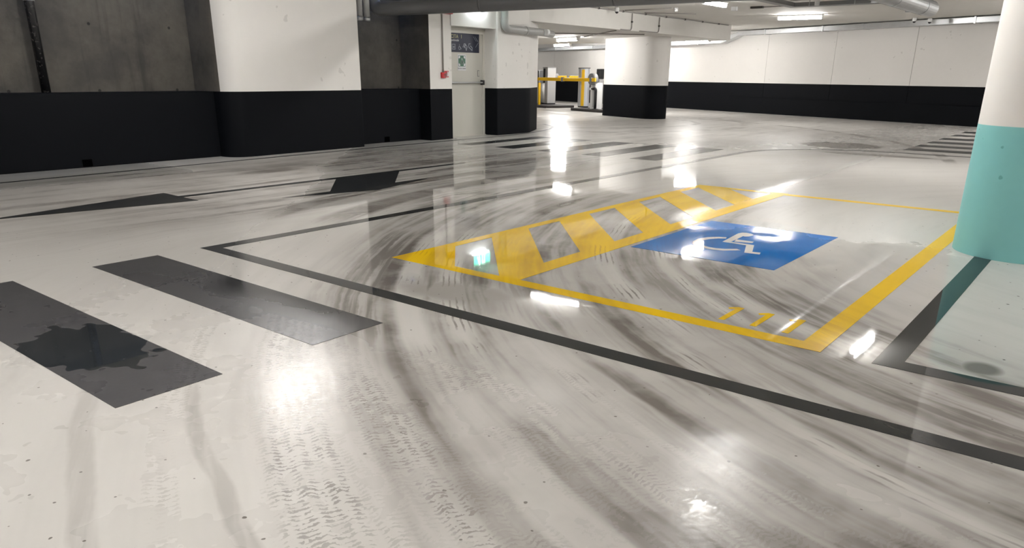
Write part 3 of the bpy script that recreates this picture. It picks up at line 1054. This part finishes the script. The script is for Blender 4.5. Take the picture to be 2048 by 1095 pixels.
# ducts and trays under the high ceiling, upper right
t = thing('silver_duct', 'thick silver round duct under the ceiling at the upper right', 'duct', (-4.20, 12.0, 2.86))
mb = MB(); mb.tube([(0, 0, 0), (0, 8.6, 0)], 0.175, 24); mb.build('duct_pipe', M['galv'], t)
for yy in (2.4, 5.2, 7.6):
    mb = MB(); mb.tube([(0, yy - 0.02, 0), (0, yy + 0.02, 0)], 0.182, 24); mb.build('duct_clamp', M['galv'], t)
t = thing('cable_tray', 'beige cable tray along the left of the silver duct', 'cable tray', (-4.66, 12.0, 2.86))
mb = MB()
mb.box(-0.14, 0.14, 0, 10.6, 0, 0.008); mb.box(-0.145, -0.135, 0, 10.6, 0, 0.085); mb.box(0.135, 0.145, 0, 10.6, 0, 0.085)
mb.build('tray_body', M['conduit'], t)
for yy in (3.0, 6.0, 9.0):
    mb = MB(); mb.box(-0.16, 0.16, yy - 0.02, yy + 0.02, -0.03, 0.0); br = mb.build('tray_bracket', M['galv'], t)
    mb = MB(); mb.tube([(-0.15, yy, -0.02), (-0.15, yy, 0.19)], 0.006, 8); mb.build('hanger_rod', M['galv'], br)
t = thing('cable_tray', 'dark grey cable tray crossing toward the silver duct near its lamp', 'cable tray', (-6.75, 19.05, 2.90))
mb = MB()
mb.box(0, 1.9, -0.16, 0.16, 0, 0.008); mb.box(0, 1.9, -0.165, -0.155, 0, 0.085); mb.box(0, 1.9, 0.155, 0.165, 0, 0.085)
mb.build('tray_body', M['midgrey'], t)
mb = MB()
mb.box(-0.20, 0.0, -3.6, 0.165, 0, 0.09)
mb.build('tray_branch', M['midgrey'], t)
for xx in (0.35, 1.35):
    mb = MB(); mb.tube([(xx, -0.17, -0.02), (xx, -0.17, 0.15)], 0.008, 8); mb.build('hanger_rod', M['galv'], t)
mb = MB()
mb.lathe([(0.05, 0.0), (0.055, 0.10), (0.21, 0.13), (0.24, 0.16), (0.22, 0.19)], n=24)
tag(mb.build('air_valve', M['whiteplastic'], loc=(-6.05, 18.35, CEIL - 0.19)), 'round white disc on a stem under the ceiling by the dark tray', 'vent')

# ceiling conduits (fixed to slab and beam)
def conduit(name, pts, label, rad=0.014, clips=None):
    t = thing(name, label, 'conduit', pts[0])
    o_ = Vector(pts[0])
    mb = MB()
    mb.tube(pipe_path([Vector(p) - o_ for p in pts], 0.09) if len(pts) > 2 else [Vector(p) - o_ for p in pts], rad, 10)
    mb.build('conduit_pipe', M['conduit'], t)
    for c in clips or []:
        mb = MB()
        q = Vector(c) - o_
        mb.box(q.x - 0.022, q.x + 0.022, q.y - 0.022, q.y + 0.022, q.z - 0.022, q.z + 0.022)
        mb.build('conduit_clip', M['bracket'], t)
    return t


FXc = -11.63
conduit('conduit', [(FXc, 15.2, 3.02), (FXc, 26.4, 3.02)], 'grey conduit along the upper edge of the low slab face', clips=[(FXc, 15.6 + 1.25 * k, 3.02) for k in range(9)])
conduit('conduit', [(FXc, 19.85, 3.0), (FXc, 19.85, SOF + 0.01), (FXc, 19.25, SOF + 0.005)], 'grey conduit dropping down the slab face toward the low lamp', clips=[(FXc, 19.85, 2.78)])
conduit('conduit', [(-11.8, 19.3, SOF - 0.013), (-14.6, 21.9, SOF - 0.013)], 'grey conduit under the low slab leading to its lamp')
conduit('conduit', [(FXc, 21.45, 2.99), (FXc, 21.45, SOF + 0.02), (FXc, 20.3, SOF + 0.01)], 'grey conduit loop on the slab face above the oblong column', clips=[(FXc, 21.45, 2.75)])
conduit('conduit', [(-11.55, 19.3, 3.039), (-10.15, 19.35, 3.039)], 'thin grey conduit across the ceiling to the white detector')
conduit('conduit', [(-11.5, 20.3, 3.039), (-10.5, 21.5, 3.039)], 'short grey conduit slanting over the ceiling by the slab edge')
conduit('conduit', [(-8.2, 20.3, 3.039), (-4.9, 20.3, 3.039)], 'thin grey conduit across the ceiling before the far right lamp', clips=[(-7.2, 20.3, 3.039), (-6.0, 20.3, 3.039)])
conduit('conduit', [(-15.4, 18.6, SOF - 0.013), (-12.2, 21.6, SOF - 0.013)], 'thin grey conduit under the low slab behind its lamp')

# cameras and detectors
def dome(label, loc, tilt=0.0):
    t = thing('dome_camera', label, 'camera', loc)
    mb = MB(); mb.lathe([(0.05, 0.0), (0.06, -0.02), (0.06, -0.09), (0.055, -0.10)], n=20); mb.build('camera_body', M['whiteplastic'], t)
    mb = MB()
    mb.lathe([(0.046, -0.10)] + [(0.046 * math.cos(a), -0.10 - 0.046 * math.sin(a)) for a in (0.35, 0.7, 1.05, 1.35)] + [(0.004, -0.146)], n=20)
    mb.build('camera_lens', M['black'], t)
    return t


dome('white dome camera on the upper edge of the low slab', (-11.35, 18.55, CEIL))
dome('left one of the two dome cameras by the far wall duct', (-5.75, 26.35, CEIL))
dome('right one of the two dome cameras by the far wall duct', (-5.30, 26.20, CEIL - 0.04))
mb = MB(); mb.tube([(0, 0, 0), (0, 0, -0.10)], 0.05, 16)
tag(mb.build('motion_detector', M['whiteplastic'], loc=(-10.05, 19.4, CEIL)), 'small white cylinder detector on the ceiling end of a conduit', 'detector')
mb = MB(); mb.box(-0.07, 0.07, -0.06, 0.06, -0.10, 0.0)
tag(mb.build('junction_box', M['whiteplastic'], bevel=0.01, loc=(-8.65, 19.9, CEIL)), 'small white junction box right of the tilted ceiling lamp', 'junction box')
mb = MB(); mb.box(-0.16, 0.16, -0.05, 0.05, -0.05, 0.0)
tag(mb.build('ceiling_bracket', M['bracket'], loc=(-8.15, 20.15, CEIL)), 'small dark bracket on the ceiling at the end of a conduit', 'bracket')

# drain openings at the foot of the low wall
for k, (yy, xx) in enumerate(((4.835, -11.97), (10.81, -12.02))):
    t = thing('wall_vent', ('black vent opening at the foot of the left low wall' if k == 0 else 'black vent opening in the low wall past the wide column'), 'vent', (xx, yy, 0))
    mb = MB(); mb.box(0.0, 0.004, -0.085, 0.085, 0.005, 0.125); mb.build('vent_frame', M['band'], t)
    mb = MB(); mb.box(0.004, 0.006, -0.07, 0.07, 0.014, 0.115); mb.build('vent_hole', M['hole'], t)

# ------------------------------------------------------------------ barriers
def bx(o, d, n_):
    p = Vector(o) + FD * d + FN * n_
    return p


RZ = math.atan2(FD.y, FD.x)


def island(label, o, hd, hn):
    mb = MB()
    pts = rounded([(-hd, -hn), (hd, -hn), (hd, hn), (-hd, hn)], [0.12] * 4, 6)
    mb.prism(pts, 0, 0.10)
    ob = mb.build('kerb_island', M['rubber'], bevel=0.015)
    ob.location = (o[0], o[1], 0)
    ob.rotation_euler = (0, 0, RZ)
    return tag(ob, label, 'kerb')


IR = Vector((-16.75, 26.35))
IL = Vector((-20.75, 28.25))
island('dark kerb island under the right-hand barrier machines', IR, 1.15, 0.62)
island('dark kerb island under the left-hand barrier machines', IL, 1.25, 0.75)

t = thing('ticket_column', 'silver ticket column with yellow stripe and grey cap', 'ticket machine', (-17.95, 27.05, 0.10), RZ)
# the column is an ellipse in plan
def ellipse(a, b, n=32, ox=0, oy=0): return [(ox + a * math.cos(2 * PI * k / n), oy + b * math.sin(2 * PI * k / n)) for k in range(n)]
mb = MB(); mb.prism(ellipse(0.27, 0.22), 0.05, 1.50, 0, True); o_ = mb.build('column_body', M['silver'], t); o_.data.set_sharp_from_angle(angle=0.7)
mb = MB(); mb.prism(ellipse(0.255, 0.205), 0.0, 0.06, 0, True); o_ = mb.build('column_foot', M['black'], t); o_.data.set_sharp_from_angle(angle=0.7)
mb = MB(); mb.prism(ellipse(0.285, 0.235), 1.50, 1.545, 0, True); o_ = mb.build('column_cap', M['midgrey'], t); o_.data.set_sharp_from_angle(angle=0.7)
mb = MB()
e0 = [(0.274 * math.cos(a), 0.224 * math.sin(a)) for a in [-0.88 + 0.54 * k / 6 - 0.27 for k in range(7)]]
e1 = [(p[0] * 0.97, p[1] * 0.97) for p in e0]
mb.prism(e0 + e1[::-1], 0.06, 1.47, 0, True)
o_ = mb.build('yellow_stripe', M['yellow'], t); o_.data.set_sharp_from_angle(angle=0.7)

t = thing('card_reader', 'black card reader box standing behind the striped ticket column', 'ticket machine', (-17.35, 27.35, 0.10), RZ)
mb = MB(); mb.box(-0.09, 0.09, -0.1, 0.1, 0.0, 1.12); mb.build('reader_post', M['steel'], t, bevel=0.02)
mb = MB(); mb.box(-0.12, 0.12, -0.13, 0.13, 1.12, 1.50); mb.build('reader_head', M['black'], t, bevel=0.02)

t = thing('barrier', 'white parking barrier with yellow arm and round grey joint', 'parking barrier', (-16.75, 26.12, 0.10), RZ)
mb = MB(); mb.prism(rounded([(-0.20, -0.17), (0.20, -0.17), (0.20, 0.17), (-0.20, 0.17)], [0.08, 0.02, 0.02, 0.08], 6), 0.0, 0.98, 0, True)
o_ = mb.build('barrier_cabinet', M['whiteplastic'], t); o_.data.set_sharp_from_angle(angle=0.6)
mb = MB(); mb.box(0.02, 0.16, -0.178, -0.168, 0.06, 0.93); mb.build('cabinet_door', M['steel'], t)
mb = MB()
mb.tube([(0.05, -0.30, 1.11), (0.05, -0.10, 1.11)], 0.215, 32); mb.build('pivot_disc', M['midgrey'], t)
AL = 4.25
arm_dir = Vector((-1.0, 0.0))
mb = MB(); mb.box(-AL, 0.42, -0.37, -0.31, 1.02, 1.15)
arm = mb.build('barrier_arm', M['yellow'], t, bevel=0.012)
mb = MB(); mb.box(-2.0, -1.86, -0.385, -0.295, 1.0, 1.17); mb.build('arm_coupling', M['midgrey'], arm)
mb = MB(); mb.box(0.09, 0.20, -0.40, -0.30, 1.0, 1.17); mb.build('arm_clamp', M['midgrey'], arm)

t = thing('arm_rest_post', 'slim yellow post holding the tip of the barrier arm', 'post', (-20.76, 27.75, 0.10), RZ)
mb = MB(); mb.box(-0.045, 0.045, -0.045, 0.045, 0.0, 0.93); mb.build('post_body', M['yellow'], t, bevel=0.008)
mb = MB(); mb.box(-0.05, 0.05, -0.06, 0.02, 0.93, 0.985); mb.build('post_fork', M['midgrey'], t)

t = thing('intercom_post', 'black bent post with a small white head beside the white barrier', 'post', (-16.52, 25.74, 0.10), RZ)
mb = MB(); mb.tube(pipe_path([(0, 0, 0.0), (0, 0, 0.76), (-0.22, -0.02, 0.76)], 0.06), 0.055, 14); mb.build('post_pipe', M['black'], t)
mb = MB(); mb.tube([(0, 0, 0), (0, 0, 0.02)], 0.13, 18); mb.build('base_plate', M['black'], t)
mb = MB(); mb.box(-0.34, -0.20, -0.07, 0.03, 0.71, 0.80); mb.build('post_head', M['whiteplastic'], t, bevel=0.01)

t = thing('barrier', 'tall grey barrier cabinet with dark screen on the left island', 'parking barrier', (-20.95, 28.72, 0.10), RZ)
mb = MB(); mb.prism(rounded([(-0.28, -0.22), (0.24, -0.22), (0.24, 0.22), (-0.28, 0.22)], [0.16, 0.02, 0.02, 0.1], 8), 0.05, 1.54, 0, True)
o_ = mb.build('cabinet_body', M['steel'], t); o_.data.set_sharp_from_angle(angle=0.6)
mb = MB(); mb.box(-0.27, 0.235, -0.21, 0.21, 0.0, 0.06); mb.build('cabinet_foot', M['black'], t)
mb = MB(); mb.box(-0.12, 0.03, -0.232, -0.2, 0.92, 1.52); mb.build('screen', M['black'], t)
mb = MB(); mb.prism(rounded([(-0.30, -0.235), (0.0, -0.235), (0.0, -0.18), (-0.30, -0.18)], [0.05, 0, 0, 0.0], 6), 0.07, 0.90, 0, True); mb.build('white_cover', M['whiteplastic'], t)
mb = MB(); mb.prism(rounded([(-0.29, -0.23), (0.25, -0.23), (0.25, 0.23), (-0.29, 0.23)], [0.16, 0.02, 0.02, 0.1], 8), 1.54, 1.575); mb.build('cabinet_cap', M['midgrey'], t)
mb = MB(); mb.box(0.24, 3.4, 0.30, 0.36, 1.10, 1.22); a2 = mb.build('barrier_arm', M['yellow'], t, bevel=0.012)
mb = MB(); mb.box(1.02, 1.2, 0.285, 0.375, 1.08, 1.24); mb.build('arm_coupling', M['midgrey'], a2)
mb = MB(); mb.tube([(0.1, 0.2, 1.16), (0.1, 0.38, 1.16)], 0.16, 24); mb.build('pivot_disc', M['midgrey'], t)

t = thing('ticket_machine', 'slim silver ticket machine left of the tall grey cabinet', 'ticket machine', (-21.52, 28.85, 0.10), RZ)
mb = MB(); mb.box(-0.14, 0.14, -0.18, 0.18, 0.0, 1.46); mb.build('machine_body', M['silver'], t, bevel=0.03)
mb = MB(); mb.box(0.06, 0.13, -0.188, -0.176, 0.9, 1.42); mb.build('machine_panel', M['black'], t)
for zz in (1.15, 1.36):
    mb = MB(); mb.tube([(-0.03, -0.19, zz), (-0.03, -0.178, zz)], 0.035, 12); mb.build('push_button', M['navy'], t)

# ------------------------------------------------------------------ light and view
w = bpy.data.worlds.new('world')
S.world = w
w.use_nodes = True
bg = w.node_tree.nodes['Background']
bg.inputs[0].default_value = (0.38, 0.56, 1.0, 1)
bg.inputs[1].default_value = 0.6

S.view_settings.view_transform = 'Standard'
S.view_settings.look = 'None'
S.view_settings.gamma = 1
S.view_settings.exposure = 1.12
S.view_settings.use_curve_mapping = False
S.cycles.use_denoising = True
S.cycles.max_bounces = 5
S.cycles.diffuse_bounces = 3
S.cycles.glossy_bounces = 3
S.cycles.sample_clamp_indirect = 10
S.cycles.adaptive_threshold = 0.05
S.cycles.adaptive_min_samples = 16
S.cycles.caustics_reflective = False
S.cycles.caustics_refractive = False
